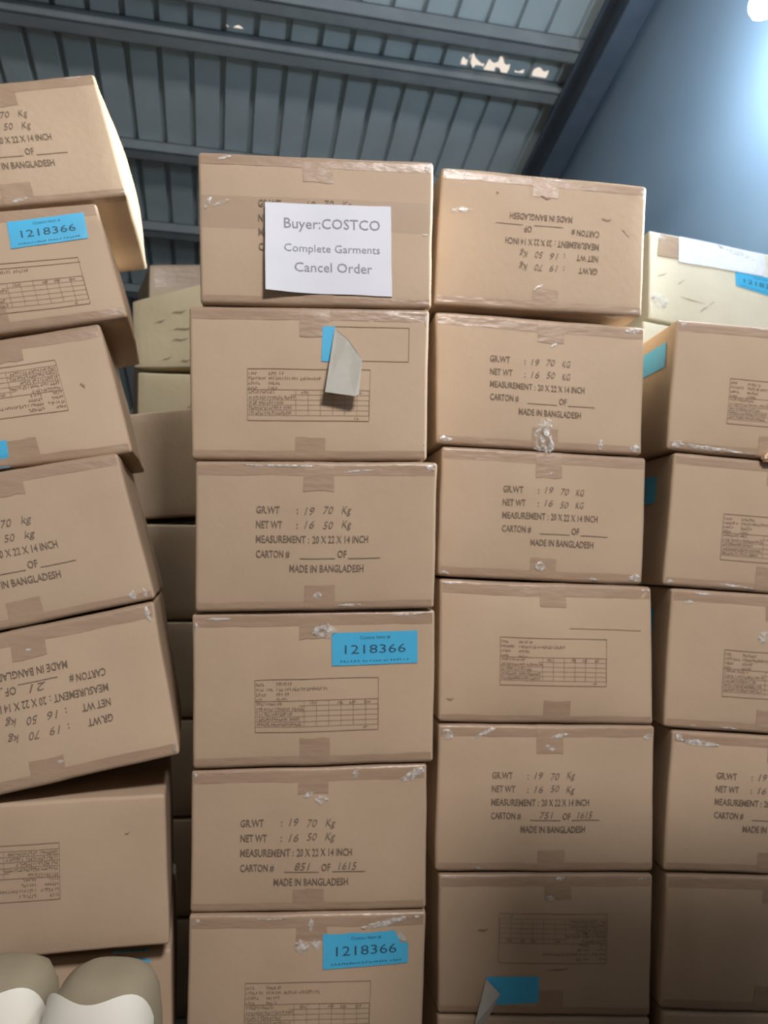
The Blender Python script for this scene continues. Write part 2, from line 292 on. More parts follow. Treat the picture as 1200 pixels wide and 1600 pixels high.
 'peelM2': [(0.5498, 0.8751), (0.6032, 0.8763), (0.5774, 0.6443), (0.5452, 0.6479), (0.6006, 0.8594), (0.6544, 0.7848), (0.7115, 0.6469),
            (0.6994, 0.4148), (0.6833, 0.4019), (0.5594, 0.4295)],
 'outM2': [(0.5845, 0.8759), (0.9158, 0.8752), (0.9153, 0.6509), (0.5854, 0.6487)],
 'lineR4': [(0.5964, 0.6818), (0.9399, 0.6794)],
 'peelR6': [(0.2177, 0.2735), (0.461, 0.2813), (0.4629, 0.0903), (0.2524, 0.0731), (0.2178, 0.2598), (0.2787, 0.1694), (0.205, -0.0237),
            (0.1596, 0.0075)],
 'lumpR2': (0.5102, 0.1118)}

# ------------------------------------------------------------------ materials
def mat_base(name):
    m = bpy.data.materials.new(name)
    m.use_nodes = True
    nt = m.node_tree
    return m, nt, nt.nodes['Principled BSDF']

def mat(name, c1, c2=None, rough=0.7, scale=6.0, bump=0.0, bscale=60.0, spec=0.3, metal=0.0, detail=4.0, vary=0.0, stretch=None):
    m, nt, b = mat_base(name)
    L = nt.links
    b.inputs['Roughness'].default_value = rough
    b.inputs['Specular IOR Level'].default_value = spec
    b.inputs['Metallic'].default_value = metal
    b.inputs['Base Color'].default_value = (*c1, 1)
    tc = nt.nodes.new('ShaderNodeTexCoord')
    vec = tc.outputs['Object']
    if stretch:
        mp = nt.nodes.new('ShaderNodeMapping')
        mp.inputs['Scale'].default_value = stretch
        L.new(vec, mp.inputs['Vector'])
        vec = mp.outputs['Vector']
    if c2 is not None:
        n = nt.nodes.new('ShaderNodeTexNoise')
        n.inputs['Scale'].default_value = scale
        n.inputs['Detail'].default_value = detail
        L.new(vec, n.inputs['Vector'])
        cr = nt.nodes.new('ShaderNodeValToRGB')
        cr.color_ramp.elements[0].position = 0.3
        cr.color_ramp.elements[1].position = 0.7
        cr.color_ramp.elements[0].color = (*c1, 1)
        cr.color_ramp.elements[1].color = (*c2, 1)
        L.new(n.outputs['Fac'], cr.inputs['Fac'])
        col = cr.outputs['Color']
        if vary:
            oi = nt.nodes.new('ShaderNodeObjectInfo')
            mr = nt.nodes.new('ShaderNodeMapRange')
            mr.inputs['To Min'].default_value = 1 - vary
            mr.inputs['To Max'].default_value = 1 + vary
            L.new(oi.outputs['Random'], mr.inputs['Value'])
            hs = nt.nodes.new('ShaderNodeHueSaturation')
            L.new(mr.outputs['Result'], hs.inputs['Value'])
            L.new(col, hs.inputs['Color'])
            col = hs.outputs['Color']
        L.new(col, b.inputs['Base Color'])
    if bump:
        n2 = nt.nodes.new('ShaderNodeTexNoise')
        n2.inputs['Scale'].default_value = bscale
        n2.inputs['Detail'].default_value = 3
        L.new(vec, n2.inputs['Vector'])
        bp = nt.nodes.new('ShaderNodeBump')
        bp.inputs['Strength'].default_value = bump
        bp.inputs['Distance'].default_value = 0.01
        L.new(n2.outputs['Fac'], bp.inputs['Height'])
        L.new(bp.outputs['Normal'], b.inputs['Normal'])
    return m

M = {}
M['kraft'] = mat('kraft_board', (0.50, 0.365, 0.25), (0.55, 0.405, 0.28), rough=0.62, scale=5, bump=0.06, bscale=55, vary=0.05)
M['pale_kraft'] = mat('pale_kraft_board', (0.54, 0.45, 0.29), (0.60, 0.50, 0.33), rough=0.65, scale=5, bump=0.08, bscale=45, vary=0.03)
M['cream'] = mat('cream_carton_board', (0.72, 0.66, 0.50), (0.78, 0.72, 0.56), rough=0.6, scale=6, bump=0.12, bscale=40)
M['tape'] = mat('brown_packing_tape', (0.385, 0.265, 0.18), (0.43, 0.30, 0.205), rough=0.33, scale=14, bump=0.22, bscale=38, spec=0.5, stretch=(0.5, 1, 1.6))
M['ink'] = mat('stamp_ink', (0.17, 0.12, 0.085), (0.24, 0.175, 0.125), rough=0.8, scale=90)
M['pen'] = mat('marker_ink', (0.19, 0.14, 0.105), (0.26, 0.19, 0.14), rough=0.7, scale=80)
M['faint'] = mat('faint_print', (0.27, 0.19, 0.13), (0.33, 0.235, 0.16), rough=0.8, scale=70)
M['blue'] = mat('blue_sticker', (0.07, 0.46, 0.76), (0.085, 0.50, 0.80), rough=0.45, scale=10, spec=0.4)
M['blue_ink'] = mat('sticker_print', (0.035, 0.10, 0.17), rough=0.6)
M['paper'] = mat('white_paper', (0.76, 0.77, 0.84), (0.80, 0.81, 0.87), rough=0.6, scale=8)
M['paper_ink'] = mat('grey_toner', (0.30, 0.30, 0.34), rough=0.7)
M['backing'] = mat('sticker_backing', (0.46, 0.44, 0.38), (0.52, 0.50, 0.44), rough=0.6, scale=30)
M['wtape'] = mat('white_packing_tape', (0.80, 0.83, 0.86), (0.88, 0.90, 0.92), rough=0.25, scale=20, bump=0.3, bscale=40, spec=0.5)
M['roof'] = mat('roof_sheet_metal', (0.45, 0.53, 0.56), (0.51, 0.59, 0.615), rough=0.5, scale=3.5, bump=0.05, bscale=12, spec=0.4)
M['beam'] = mat('painted_steel', (0.22, 0.25, 0.265), (0.27, 0.30, 0.31), rough=0.6, scale=6)
M['rafter'] = mat('rafter_steel', (0.07, 0.09, 0.12), (0.09, 0.115, 0.15), rough=0.6, scale=6)
M['wall'] = mat('blue_plaster', (0.30, 0.42, 0.55), (0.33, 0.45, 0.58), rough=0.85, scale=2.5, bump=0.03, bscale=20)  # the blue stands in for glare haze in the right corner
M['wallb'] = mat('dim_plaster', (0.28, 0.27, 0.24), (0.33, 0.32, 0.28), rough=0.9, scale=2)
M['floor'] = mat('concrete', (0.15, 0.135, 0.115), (0.20, 0.18, 0.15), rough=0.85, scale=4, bump=0.1, bscale=30)
M['beige'] = mat('beige_wrap', (0.27, 0.225, 0.155), (0.31, 0.26, 0.18), rough=0.75, scale=9, bump=0.1, bscale=30)
M['white_cloth'] = mat('white_padding', (0.80, 0.76, 0.66), (0.86, 0.82, 0.73), rough=0.8, scale=8)
M['scrap'] = mat('tan_board_scrap', (0.88, 0.66, 0.46), (0.92, 0.70, 0.50), rough=0.7, scale=20)
M['black'] = mat('black_plastic', (0.03, 0.03, 0.035), rough=0.4)

def film_mat():
    m, nt, b = mat_base('clear_tape_film')
    b.inputs['Base Color'].default_value = (0.86, 0.85, 0.82, 1)  # whitened, so reflections off the crinkles are in the colour
    b.inputs['Roughness'].default_value = 0.2
    b.inputs['Specular IOR Level'].default_value = 0.6
    tr = nt.nodes.new('ShaderNodeBsdfTransparent')
    mx = nt.nodes.new('ShaderNodeMixShader')
    n = nt.nodes.new('ShaderNodeTexNoise')
    n.inputs['Scale'].default_value = 90
    mr = nt.nodes.new('ShaderNodeMapRange')
    mr.inputs['From Min'].default_value = 0.35
    mr.inputs['From Max'].default_value = 0.65
    mr.inputs['To Min'].default_value = 0.05
    mr.inputs['To Max'].default_value = 0.75
    tc = nt.nodes.new('ShaderNodeTexCoord')
    nt.links.new(tc.outputs['Object'], n.inputs['Vector'])
    nt.links.new(n.outputs['Fac'], mr.inputs['Value'])
    nt.links.new(mr.outputs['Result'], mx.inputs['Fac'])
    nt.links.new(tr.outputs[0], mx.inputs[1])
    nt.links.new(b.outputs[0], mx.inputs[2])
    nt.links.new(mx.outputs[0], nt.nodes['Material Output'].inputs['Surface'])
    return m
M['film'] = film_mat()

def clear_mat():
    m, nt, b = mat_base('clear_tape_band')
    b.inputs['Base Color'].default_value = (0.42, 0.33, 0.26, 1)
    b.inputs['Roughness'].default_value = 0.22
    tr = nt.nodes.new('ShaderNodeBsdfTransparent')
    mx = nt.nodes.new('ShaderNodeMixShader')
    mx.inputs['Fac'].default_value = 0.16
    nt.links.new(tr.outputs[0], mx.inputs[1])
    nt.links.new(b.outputs[0], mx.inputs[2])
    nt.links.new(mx.outputs[0], nt.nodes['Material Output'].inputs['Surface'])
    return m
M['clear'] = clear_mat()

def emit(name, col, s):
    m, nt, b = mat_base(name)
    b.inputs['Base Color'].default_value = (0.9, 0.9, 0.9, 1)
    b.inputs['Emission Color'].default_value = (*col, 1)
    b.inputs['Emission Strength'].default_value = s
    return m
M['bulb'] = emit('lit_bulb', (0.70, 0.86, 1.0), 470)

# ------------------------------------------------------------------ object helpers
def mesh_obj(name, verts, faces, material, parent=None, smooth=True, origin=None):
    me = bpy.data.meshes.new(name)
    o3 = origin if origin is not None else Vector((0, 0, 0))
    me.from_pydata([(v[0] - o3[0], v[1] - o3[1], v[2] - o3[2]) for v in verts], [], faces)
    me.materials.append(material)
    if smooth:
        me.polygons.foreach_set('use_smooth', [True] * len(me.polygons))
    me.update()
    o = bpy.data.objects.new(name, me)
    COL.objects.link(o)
    if parent is not None:
        o.parent = parent
    elif origin is not None:
        o.location = o3
    return o

def empty(name, loc, label=None, cat=None, group=None, kind=None):
    o = bpy.data.objects.new(name, None)
    o.empty_display_size = 0.1
    o.location = loc
    COL.objects.link(o)
    return tag(o, label, cat, group, kind)

def tag(o, label=None, cat=None, group=None, kind=None):
    if label: o['label'] = label
    if cat: o['category'] = cat
    if group: o['group'] = group
    if kind: o['kind'] = kind
    return o

def box_geo(lo, hi, fr=None):
    """axis box in a frame (origin, ex, ey, ez)"""
    vs_ = [(x, y, z) for z in (lo[2], hi[2]) for y in (lo[1], hi[1]) for x in (lo[0], hi[0])]
    if fr:
        o, a, b, c = fr
        vs_ = [o + a * v[0] + b * v[1] + c * v[2] for v in vs_]
    return vs_, [(0, 2, 3, 1), (4, 5, 7, 6), (0, 1, 5, 4), (2, 6, 7, 3), (0, 4, 6, 2), (1, 3, 7, 5)]

def join_geo(parts):
    V, Fc = [], []
    for v, f in parts:
        n = len(V)
        V += list(v)
        Fc += [tuple(i + n for i in q) for q in f]
    return V, Fc

# text outlines, cached
TXT = {}
def text_geo(s, shear=0.0, bold=0.0):
    key = (s, shear, bold)
    if key in TXT:
        return TXT[key]
    c = bpy.data.curves.new('lettering', 'FONT')
    c.body = s
    c.size = 1.0
    c.shear = shear
    c.offset = bold
    c.resolution_u = 2
    ob = bpy.data.objects.new('lettering', c)
    COL.objects.link(ob)
    bpy.context.view_layer.update()
    me = bpy.data.meshes.new_from_object(ob.evaluated_get(bpy.context.evaluated_depsgraph_get()))
    V = [(v.co.x, v.co.y) for v in me.vertices]
    Fc = [tuple(p.vertices) for p in me.polygons]
    bpy.data.objects.remove(ob)
    bpy.data.curves.remove(c)
    bpy.data.meshes.remove(me)
    x0 = min(v[0] for v in V); x1 = max(v[0] for v in V)
    V = [((v[0] - x0), v[1]) for v in V]
    TXT[key] = (V, Fc, x1 - x0)
    return TXT[key]

def fit_text(s, x, ytop, w, cap, shear=0.0, bold=0.0):
    """text whose capitals reach from ytop-cap to ytop, stretched to width w -> 2D geometry"""
    V, Fc, tw = text_geo(s, shear, bold)
    kx, ky = w / tw, cap / 0.70
    return [(x + v[0] * kx, ytop - cap + v[1] * ky) for v in V], Fc

def rect2(x0, y0, x1, y1, n=1):
    V, Fc = [], []
    for i in range(n + 1):
        t = x0 + (x1 - x0) * i / n
        V += [(t, y0), (t, y1)]
    for i in range(n):
        Fc.append((2 * i, 2 * i + 2, 2 * i + 3, 2 * i + 1))
    return V, Fc

def greek(rng, x, y, w, h, strokes=1.0):
    """unreadable small print: rows of letter-like ticks"""
    parts = []
    t = x
    while t < x + w:
        wl = rng.uniform(2.5, 7) * h * 0.75
        e = min(t + wl, x + w)
        s_ = t
        while s_ < e:
            hh = h * rng.choice((0.7, 0.75, 1.0))
            parts.append(rect2(s_, y, s_ + h * 0.2, y + hh))
            if rng.random() < 0.75:
                yy = y + rng.choice((0, 0.35, 0.55)) * h
                parts.append(rect2(s_, yy, s_ + h * 0.55, yy + h * 0.18))
            s_ += h * rng.uniform(0.55, 0.8)
        t = e + h * 0.5
    return join_geo(parts)

# ------------------------------------------------------------------ carton
class Carton:
    def __init__(self, key, label, group, kraft='kraft', bulge=0.005, seed=0, side=0.003, r=0.009):
        self.key = key
        TL, TR, BR, BL = [Vector(p) for p in DATA['corners'][key]]
        self.q = (TL, TR, BR, BL)
        self.D = Vector(DATA['depth'][key])
        self.dp = self.D.length
        self.Dn = self.D.normalized()
        self.W = ((TR - TL).length + (BR - BL).length) / 2
        self.H = ((TL - BL).length + (TR - BR).length) / 2
        self.r = r
        self.bulge, self.side, self.seed = bulge, side, seed
        self.rng = random.Random(seed * 77 + 5)
        self.org = (BL + BR) / 2 + self.D / 2
        self.root = empty('carton', self.org, label, 'carton', group)
        self.ex = ((TR - TL) + (BR - BL)).normalized()
        self.ez = ((TL - BL) + (TR - BR)).normalized()
        self.body(kraft)

    def P(self, p, eps=0.0):
        """point of the unrounded box (metres from front-lower-left) -> world, pushed out by eps"""
        r = self.r
        Ls = (self.W, self.dp, self.H)
        q = [min(max(c, r), L - r) for c, L in zip(p, Ls)]
        d = Vector([a - b for a, b in zip(p, q)])
        if d.length > 1e-9:
            d = d.normalized() * (r + eps)
        p2 = [a + b for a, b in zip(q, d)]
        u, w, v = p2[0] / self.W, p2[1] / self.dp, p2[2] / self.H
        TL, TR, BR, BL = self.q
        pos = (TL * (1 - u) + TR * u) * v + (BL * (1 - u) + BR * u) * (1 - v) + self.D * w
        uu, vv, ww = [min(max(t, 0), 1) for t in (u, v, w)]
        Bf = lambda t: 1 - abs(2 * t - 1) ** 2.4
        pos = pos - self.Dn * (self.bulge * Bf(uu) * Bf(vv) * (1 - 2 * ww))
        pos = pos + self.ex * (self.side * (2 * uu - 1) * Bf(ww) * Bf(vv))
        nv = noise.noise_vector(pos * 5.0 + Vector((self.seed * 3.7, 0, 0)))
        nv2 = noise.noise_vector(pos * 17.0 + Vector((self.seed * 3.7, 9, 0)))
        return pos + nv * 0.0022 + nv2 * 0.0009

    def fp(self, x, y, off=0.0005):
        return self.P((x, 0.0, y), off)

    def body(self, kraft):
        r = self.r
        def line(L, n):
            inner = [r + (L - 2 * r) * i / n for i in range(n + 1)]
            return [0, r * 0.35, r * 0.7] + inner + [L - r * 0.7, L - r * 0.35, L]
        X, Y, Z = line(self.W, 14), line(self.dp, 8), line(self.H, 10)
        idx, V, Fc = {}, [], []
        def vid(i, j, k):
            t = (i, j, k)
            if t not in idx:
                idx[t] = len(V)
                V.append(self.P((X[i], Y[j], Z[k])))
            return idx[t]
        nx, ny, nz = len(X) - 1, len(Y) - 1, len(Z) - 1
        for i in range(nx):
            for k in range(nz):
                Fc.append((vid(i, 0, k), vid(i + 1, 0, k), vid(i + 1, 0, k + 1), vid(i, 0, k + 1)))
                Fc.append((vid(i, ny, k), vid(i, ny, k + 1), vid(i + 1, ny, k + 1), vid(i + 1, ny, k)))
        for j in range(ny):
            for k in range(nz):
                Fc.append((vid(0, j, k), vid(0, j, k + 1), vid(0, j + 1, k + 1), vid(0, j + 1, k)))
                Fc.append((vid(nx, j, k), vid(nx, j + 1, k), vid(nx, j + 1, k + 1), vid(nx, j, k + 1)))
        for i in range(nx):
            for j in range(ny):
                Fc.append((vid(i, j, 0), vid(i, j + 1, 0), vid(i + 1, j + 1, 0), vid(i + 1, j, 0)))
                Fc.append((vid(i, j, nz), vid(i + 1, j, nz), vid(i + 1, j + 1, nz), vid(i, j + 1, nz)))
        self.part('body', V, Fc, M[kraft])

    def part(self, name, V, Fc, material, parent=None, smooth=True):
        return mesh_obj(name, V, Fc, material, parent or self.root, smooth, self.org)

    def flat(self, name, geo, material, off=0.0005, parent=None):
        V2, Fc = geo
        o = self.part(name, [self.fp(x, y, off) for x, y in V2], Fc, material, parent, False)
        if name in ('stamped_lettering', 'handwriting', 'printed_table', 'small_print', 'sticker_lettering', 'sticker_outline', 'scuff_mark'):
            o['kind'] = 'stuff'      # print too fine to pick apart letter by letter
        return o

    # unwrapped strip: s<0 runs down the front face from the top edge, s>0 runs back over the top
    def wrap(self, name, x0, x1, s0, s1, top, eps, material, nx=12, ns=10, ragged=0.0):
        V, Fc = [], []
        ss = [s0 + (s1 - s0) * i / ns for i in range(ns + 1)]
        ss = sorted(set(ss + [-self.r, -self.r * .6, -self.r * .25, 0, self.r * .25, self.r * .6, self.r]))
        ss = [s for s in ss if s0 <= s <= s1]
        for j, s in enumerate(ss):
            for i in range(nx + 1):
                x = x0 + (x1 - x0) * i / nx
                ra = self.rng.uniform(-ragged, ragged) if j == 0 else 0
                sj = s + ra
                y = max(0.0, sj)
                z = self.H + min(0.0, sj) if top else -min(0.0, sj)
                V.append(self.P((x, y, z), eps))
        n = nx + 1
        for j in range(len(ss) - 1):
            for i in range(nx):
                a = (j * n + i, j * n + i + 1, (j + 1) * n + i + 1, (j + 1) * n + i)
                Fc.append(a if top else a[::-1])
        return self.part(name, V, Fc, material)

    def tapes(self, wt=0.030, wb=0.022):
        r = self.rng
        tt, tb = DATA['tabs'].get(self.key, (0.5, 0.5))
        e = 0.006
        self.wrap('edge_tape', e, self.W - e, -wt * r.uniform(.9, 1.15), 0.03, True, 0.0006, M['tape'], ragged=0.0012)
        self.wrap('edge_tape', e, self.W - e, -wb * r.uniform(.85, 1.25), 0.03, False, 0.0006, M['tape'], ragged=0.0012)
        for t, top, ln in ((tt, True, 0.062), (tb, False, 0.058)):
            if t is None: continue
            x = t * self.W
            self.wrap('seam_tape', x - 0.035, x + 0.035, -ln * r.uniform(.9, 1.15), self.dp * 0.99, top, 0.0011, M['tape'], nx=4, ns=14, ragged=0.002)

    def stamp(self, u, v, tx, ty, flip, hw1, hw2, c1, c2):
        """the five stamped lines and the hand-written values"""
        cap = 0.0165
        bd = 0.012
        print_, pen = [], []
        T = lambda s, x, y, w: print_.append(fit_text(s, x, y, w, cap, 0, bd))
        T('GR.WT', 0, 0, .053); T(':', .092, 0, .003)
        T('NET WT', 0, -.034, .060); T(':', .092, -.034, .003)
        T('MEASUREMENT :', 0, -.067, .122); T('20 X 22 X 14 INCH', .129, -.067, .127)
        T('CARTON #', 0, -.101, .077); T('OF', .186, -.101, .021)
        T('MADE IN BANGLADESH', .077, -.134, .170)
        print_.append(rect2(.100, -.1205, .181, -.119, 6))
        print_.append(rect2(.211, -.1205, .285, -.119, 6))
        for s, y in ((hw1, .001), (hw2, -.033)):
            ws = s.replace('.', ' . ').split()
            xx = .110
            for wd in ws:
                wl = .012 * max(len(wd), .4)
                pen.append(fit_text(wd, xx, y + self.rng.uniform(-.002, .002), wl * .95, cap * 1.05, .25, 0.0))
                xx += wl + (.018 if wd.isdigit() and len(ws) == 3 else .006)
        if c1: pen.append(fit_text(c1, .125, -.098, .036, cap * 1.05, .25))
        if c2: pen.append(fit_text(c2, .225, -.098, .042, cap * 1.05, .25))
        ax, ay = u * self.W, v * self.H
        sg = -1 if flip else 1
        mp = lambda g: ([(ax + sg * (x - tx), ay + sg * (y - ty)) for x, y in g[0]], g[1])
        self.flat('stamped_lettering', mp(join_geo(print_)), M['ink'], 0.0016)
        self.flat('handwriting', mp(join_geo(pen)), M['pen'], 0.0016)

    def table(self, u, v, flip):
        r = self.rng
        w, h, t = .284, .120, .0011
        lines, txt = [], []
        hl = lambda y, x0=0, x1=w, tt=t: lines.append(rect2(x0, -y - tt, x1, -y, 8))
        vl = lambda x, y0, y1, tt=t: lines.append(rect2(x - tt / 2, -y1, x + tt / 2, -y0))
        hl(0, tt=.0015); hl(h, tt=.0015); vl(0, 0, h); vl(w, 0, h)
        hl(.049)
        for i in range(1, 6): hl(.049 + i * .0118, 0.0 if i > 1 else .1, w, .0008)
        for i in range(7): vl(.112 + i * .0285, .049, h - .011, .0008)
        for i, (a, b) in enumerate(((.018, .034), (.036, .120), (.024, .027), (.016, .023))):
            y = -.0145 - i * .0115
            txt.append(greek(r, .003, y, a, .0075)); txt.append(greek(r, .049, y, b, .0078))
        for i in range(5):
            txt.append(greek(r, .004, -.0585 - i * .0118, (.060, .105, .080, .100, .098)[i], .0075))
        for x in (.125, .190, .218, .252): txt.append(greek(r, x, -.0585, .012, .007))
        txt.append(greek(r, .25, -.117, .007, .007))
        ax, ay = u * self.W, v * self.H
        sg = -1 if flip else 1
        mp = lambda g: ([(ax + sg * x, ay + sg * y) for x, y in g[0]], g[1])
        self.flat('printed_table', mp(join_geo(lines)), M['faint'], 0.0015)
        self.flat('small_print', mp(join_geo(txt)), M['faint'], 0.0016)

    def sticker(self, quv, torn, flip, cut=None):
        """blue number sticker given by four face points (tl, tr, br, bl)"""
        q = [(a * self.W, b * self.H) for a, b in quv]
        def bil(s, t):  # s right, t up
            return tuple((q[0][i] * (1 - s) + q[1][i] * s) * t + (q[3][i] * (1 - s) + q[2][i] * s) * (1 - t) for i in (0, 1))
        n = 12
        V, Fc = [], []
        for i in range(n + 1):
            s = i / n
            top = 1.0
            if torn:
                if s > 0.9: top = 0.62
                elif s > 0.82: top = 1.02
                elif s > 0.76: top = 0.90
                else: top = 1.0 - 0.03 * abs(math.sin(9 * s))
            V += [bil(s, 0), bil(s, top * 0.5), bil(s, top)]
        for i in range(n):
            for j in (0, 1):
                a = 3 * i + j
                Fc.append((a, a + 3, a + 4, a + 1))
        st = self.flat('blue_sticker', (V, Fc), M['blue'], 0.0019)
        w, h = 1.0, 1.0
        parts = [fit_text('1218366', .15, .62, .71, .27, 0, 0.0),
                 fit_text('Costco Item #', .33, .89, .35, .10),
                 greek(self.rng, .10, .10, .80, .055)]
        V2, F2 = join_geo(parts)
        # the small print is drawn in sticker units: keep letters upright in its own proportions
        g = ([bil(1 - x, 1 - y) if flip else bil(x, y) for x, y in V2], F2)
        self.flat('sticker_lettering', g, M['blue_ink'], 0.0024, st)
        if torn:
            self.flat('torn_paper', ([bil(.86, .80), bil(.93, .66), bil(.985, .66), bil(.97, .78), bil(.90, .98)], [(0, 1, 2, 3, 4)]), M['backing'], 0.0018, st)
        return st

    def film(self, u, v, l, w, ang, parent=None):
        """crinkled bit of clear tape standing a little off the board"""
        r = self.rng
        n = max(3, int(l / 0.006)); m_ = max(2, int(w / 0.004))
        n, m_ = min(n, 16), min(m_, 6)
        ca, sa = math.cos(math.radians(ang)), math.sin(math.radians(ang))
        V, Fc = [], []
        for j in range(m_ + 1):
            for i in range(n + 1):
                a = (i / n - .5) * l * (1 - .35 * abs(2 * j / m_ - 1) * r.random())
                b = (j / m_ - .5) * w * (1 - .7 * abs(2 * i / n - 1) ** 2) + r.uniform(-.12, .12) * w
                x = u * self.W + a * ca - b * sa
                y = v * self.H + a * sa + b * ca
                x = min(max(x, self.r * .8), self.W - self.r * .8); y = min(max(y, self.r * .8), self.H - self.r * .8)
                edge = i in (0, n) or j in (0, m_)
                V.append(self.fp(x, y, 0.0022 if edge else r.uniform(.0024, .0042)))
        k = n + 1
        for j in range(m_):
            for i in range(n):
                Fc.append((j * k + i, j * k + i + 1, (j + 1) * k + i + 1, (j + 1) * k + i))
        return V, Fc

# ------------------------------------------------------------------ structure: roof, walls, floor
P0 = Vector((-1.34896, 5.04667, 4.57187))
EA = Vector((0.97814760, 0.20791169, 0.0))          # along the purlins
EB = Vector((-0.19773577, 0.93027365, -0.30901699)) # down the roof slope
EN = Vector((-0.06424825, 0.30226423, 0.95105652))  # out of the roof
def RP(a, b, c=0.0): return P0 + EA * a + EB * b + EN * c
A_WALL = 2.70
ceiling = empty('ceiling', RP(0, 0), 'dark ribbed metal roof sloping down behind the cartons', None, None, 'structure')
RIB = 0.2
def top_edge(a):   # lower end of the upper row (b), with the rusted gaps
    base = -0.52
    for x0, x1, g in ((1.725, 1.87, .045), (1.87, 1.90, .03), (1.90, 2.07, .055), (2.10, 2.20, .02), (2.235, 2.345, .05), (0.13, .18, .01), (.22, .34, .014)):
        if x0 < a < x1:
            return -0.535 - g - 0.012 * math.sin(a * 70)
    return base
def low_edge(a):
    for x0, x1, g in ((1.725, 1.80, .0), (1.80, 1.835, .012), (1.835, 1.89, -.012), (1.89, 2.07, .012), (2.10, 2.20, -.004), (2.235, 2.345, .004), (0.13, .34, -.01)):
        if x0 < a < x1:
            return -0.535 + g
    return -0.60
def roof_sheet(a0, a1, lower):
    """trapezoidal sheet: pans with raised ribs every 0.2 m"""
    pts = []
    k = math.ceil((a0 - 1e-6) / RIB)
    a = a0
    marks = {a0: 0.0, a1: 0.0}
    while k * RIB <= a1 + 1e-6:
        c = k * RIB
        for da, h in ((-.022, 0), (-.013, .04), (.013, .04), (.022, 0)):
            if a0 - 1e-6 <= c + da <= a1 + 1e-6: marks[round(c + da, 4)] = h
        k += 1
    if lower is not None and a1 > 0.1 and a0 < 2.4:
        for i in range(int((a1 - a0) / .0125) + 1):
            x = round(a0 + i * .0125, 4)
            if x in marks: continue
            c = round(x / RIB) * RIB; d = abs(x - c)
            marks[x] = .04 if d <= .013 else (.04 * (.022 - d) / .009 if d < .022 else 0.0)
    xs = sorted(marks)
    V, Fc = [], []
    dz = 0.004 if not lower else 0.0
    for x in xs:
        h = marks[x]
        b0, b1 = (low_edge(x), 4.6) if lower else (-10.5, top_edge(x))
        nb = 5
        for j in range(nb + 1):
            V.append(RP(x, b0 + (b1 - b0) * j / nb, h + dz))
    nb = 5
    for i in range(len(xs) - 1):
        for j in range(nb):
            a_ = i * (nb + 1) + j
            Fc.append((a_, a_ + 1, a_ + nb + 2, a_ + nb + 1))
    mesh_obj('roof_sheet', V, Fc, M['roof'], ceiling, False, RP(0, 0))
a = -6.3
while a < A_WALL - 0.01:
    b = min(a + 1.0, A_WALL)
    roof_sheet(a, b, True); roof_sheet(a, b, False)
    a = b
FR = (RP(0, 0), EA, EB, EN)
def purlin(b, w=0.09, h=0.15, t=0.012, drop=0.0, a0=-6.3, a1=A_WALL):
    """C-section steel purlin under the sheets"""
    c1 = -0.002 - drop; c0 = c1 - h
    g = [box_geo((a0, b - w / 2, c0), (a1, b - w / 2 + t, c1), FR),
         box_geo((a0, b - w / 2, c1 - t), (a1, b + w / 2, c1), FR),
         box_geo((a0, b - w / 2, c0), (a1, b + w / 2, c0 + t), FR),
         box_geo((a0, b + w / 2 - t, c0), (a1, b + w / 2, c0 + .03), FR)]
    V, Fc = join_geo(g)
    return mesh_obj('purlin', V, Fc, M['beam'], ceiling, False, RP(0, 0))
for b, h in ((-9.5, .12), (-8.1, .12), (-6.7, .12), (-5.3, .12), (-3.9, .12), (-0.80, .13), (-0.47, .11), (0.47, .10), (1.30, .10), (2.15, .10), (3.0, .10), (-1.7, .12), (-2.6, .12)):
    purlin(b, h=h)
g = [box_geo((2.42, -10.5, -.15), (2.56, 4.6, -.135), FR), box_geo((2.42, -10.5, -.42), (2.56, 4.6, -.405), FR), box_geo((2.482, -10.5, -.405), (2.498, 4.6, -.15), FR)]
V, Fc = join_geo(g)
mesh_obj('rafter', V, Fc, M['rafter'], ceiling, False, RP(0, 0))

# side wall on the right, following the roof slope; rear wall; floor
HB = Vector((EB.x, EB.y, 0)).normalized()
def wall_quad(name, p, q, zt0, zt1, thick, nrm, material, label):
    V = []
    for d in (0, thick):
        o = nrm * d
        V += [Vector((p.x, p.y, 0)) + o, Vector((q.x, q.y, 0)) + o, Vector((q.x, q.y, zt1)) + o, Vector((p.x, p.y, zt0)) + o]
    Fc = [(0, 1, 2, 3), (7, 6, 5, 4), (0, 4, 5, 1), (1, 5, 6, 2), (2, 6, 7, 3), (3, 7, 4, 0)]
    o = mesh_obj(name, V, Fc, material, None, False, Vector((p.x, p.y, 0)))
    return tag(o, label, None, None, 'structure')
pa, pb = RP(A_WALL, -10.5), RP(A_WALL, 4.6)
wall_quad('wall_right', pa, pb, pa.z, pb.z, 0.15, EA, M['wall'], 'blue-grey plastered side wall lit by the hanging lamp')
wo = RP(A_WALL, 0); wo = Vector((wo.x, wo.y, 0)) + HB * (2.45 - wo.y) / HB.y
WF = (wo, HB, -EA, Vector((0, 0, 1)))
added_window = empty('window_1', wo + Vector((0, 0, 2.8)), 'high steel-framed window in the right-hand wall', None, None, 'structure')  # frame made up to go with the added side light
for lo, hi in (((-.62, .001, 2.74), (.62, .05, 2.80)), ((-.62, .001, 3.5), (.62, .05, 3.56)), ((-.62, .001, 2.80), (-.56, .05, 3.5)), ((.56, .001, 2.80), (.62, .05, 3.5))):
    V, Fc = box_geo(lo, hi, WF)
    mesh_obj('frame_bar', V, Fc, M['beam'], added_window, False, wo + Vector((0, 0, 2.8)))
pc = RP(-6.3, 4.6)
wall_quad('wall_back', pb, pc, pb.z + .07, pc.z + .07, 0.15, HB, M['wallb'], 'dim rear wall of the store behind the cartons')
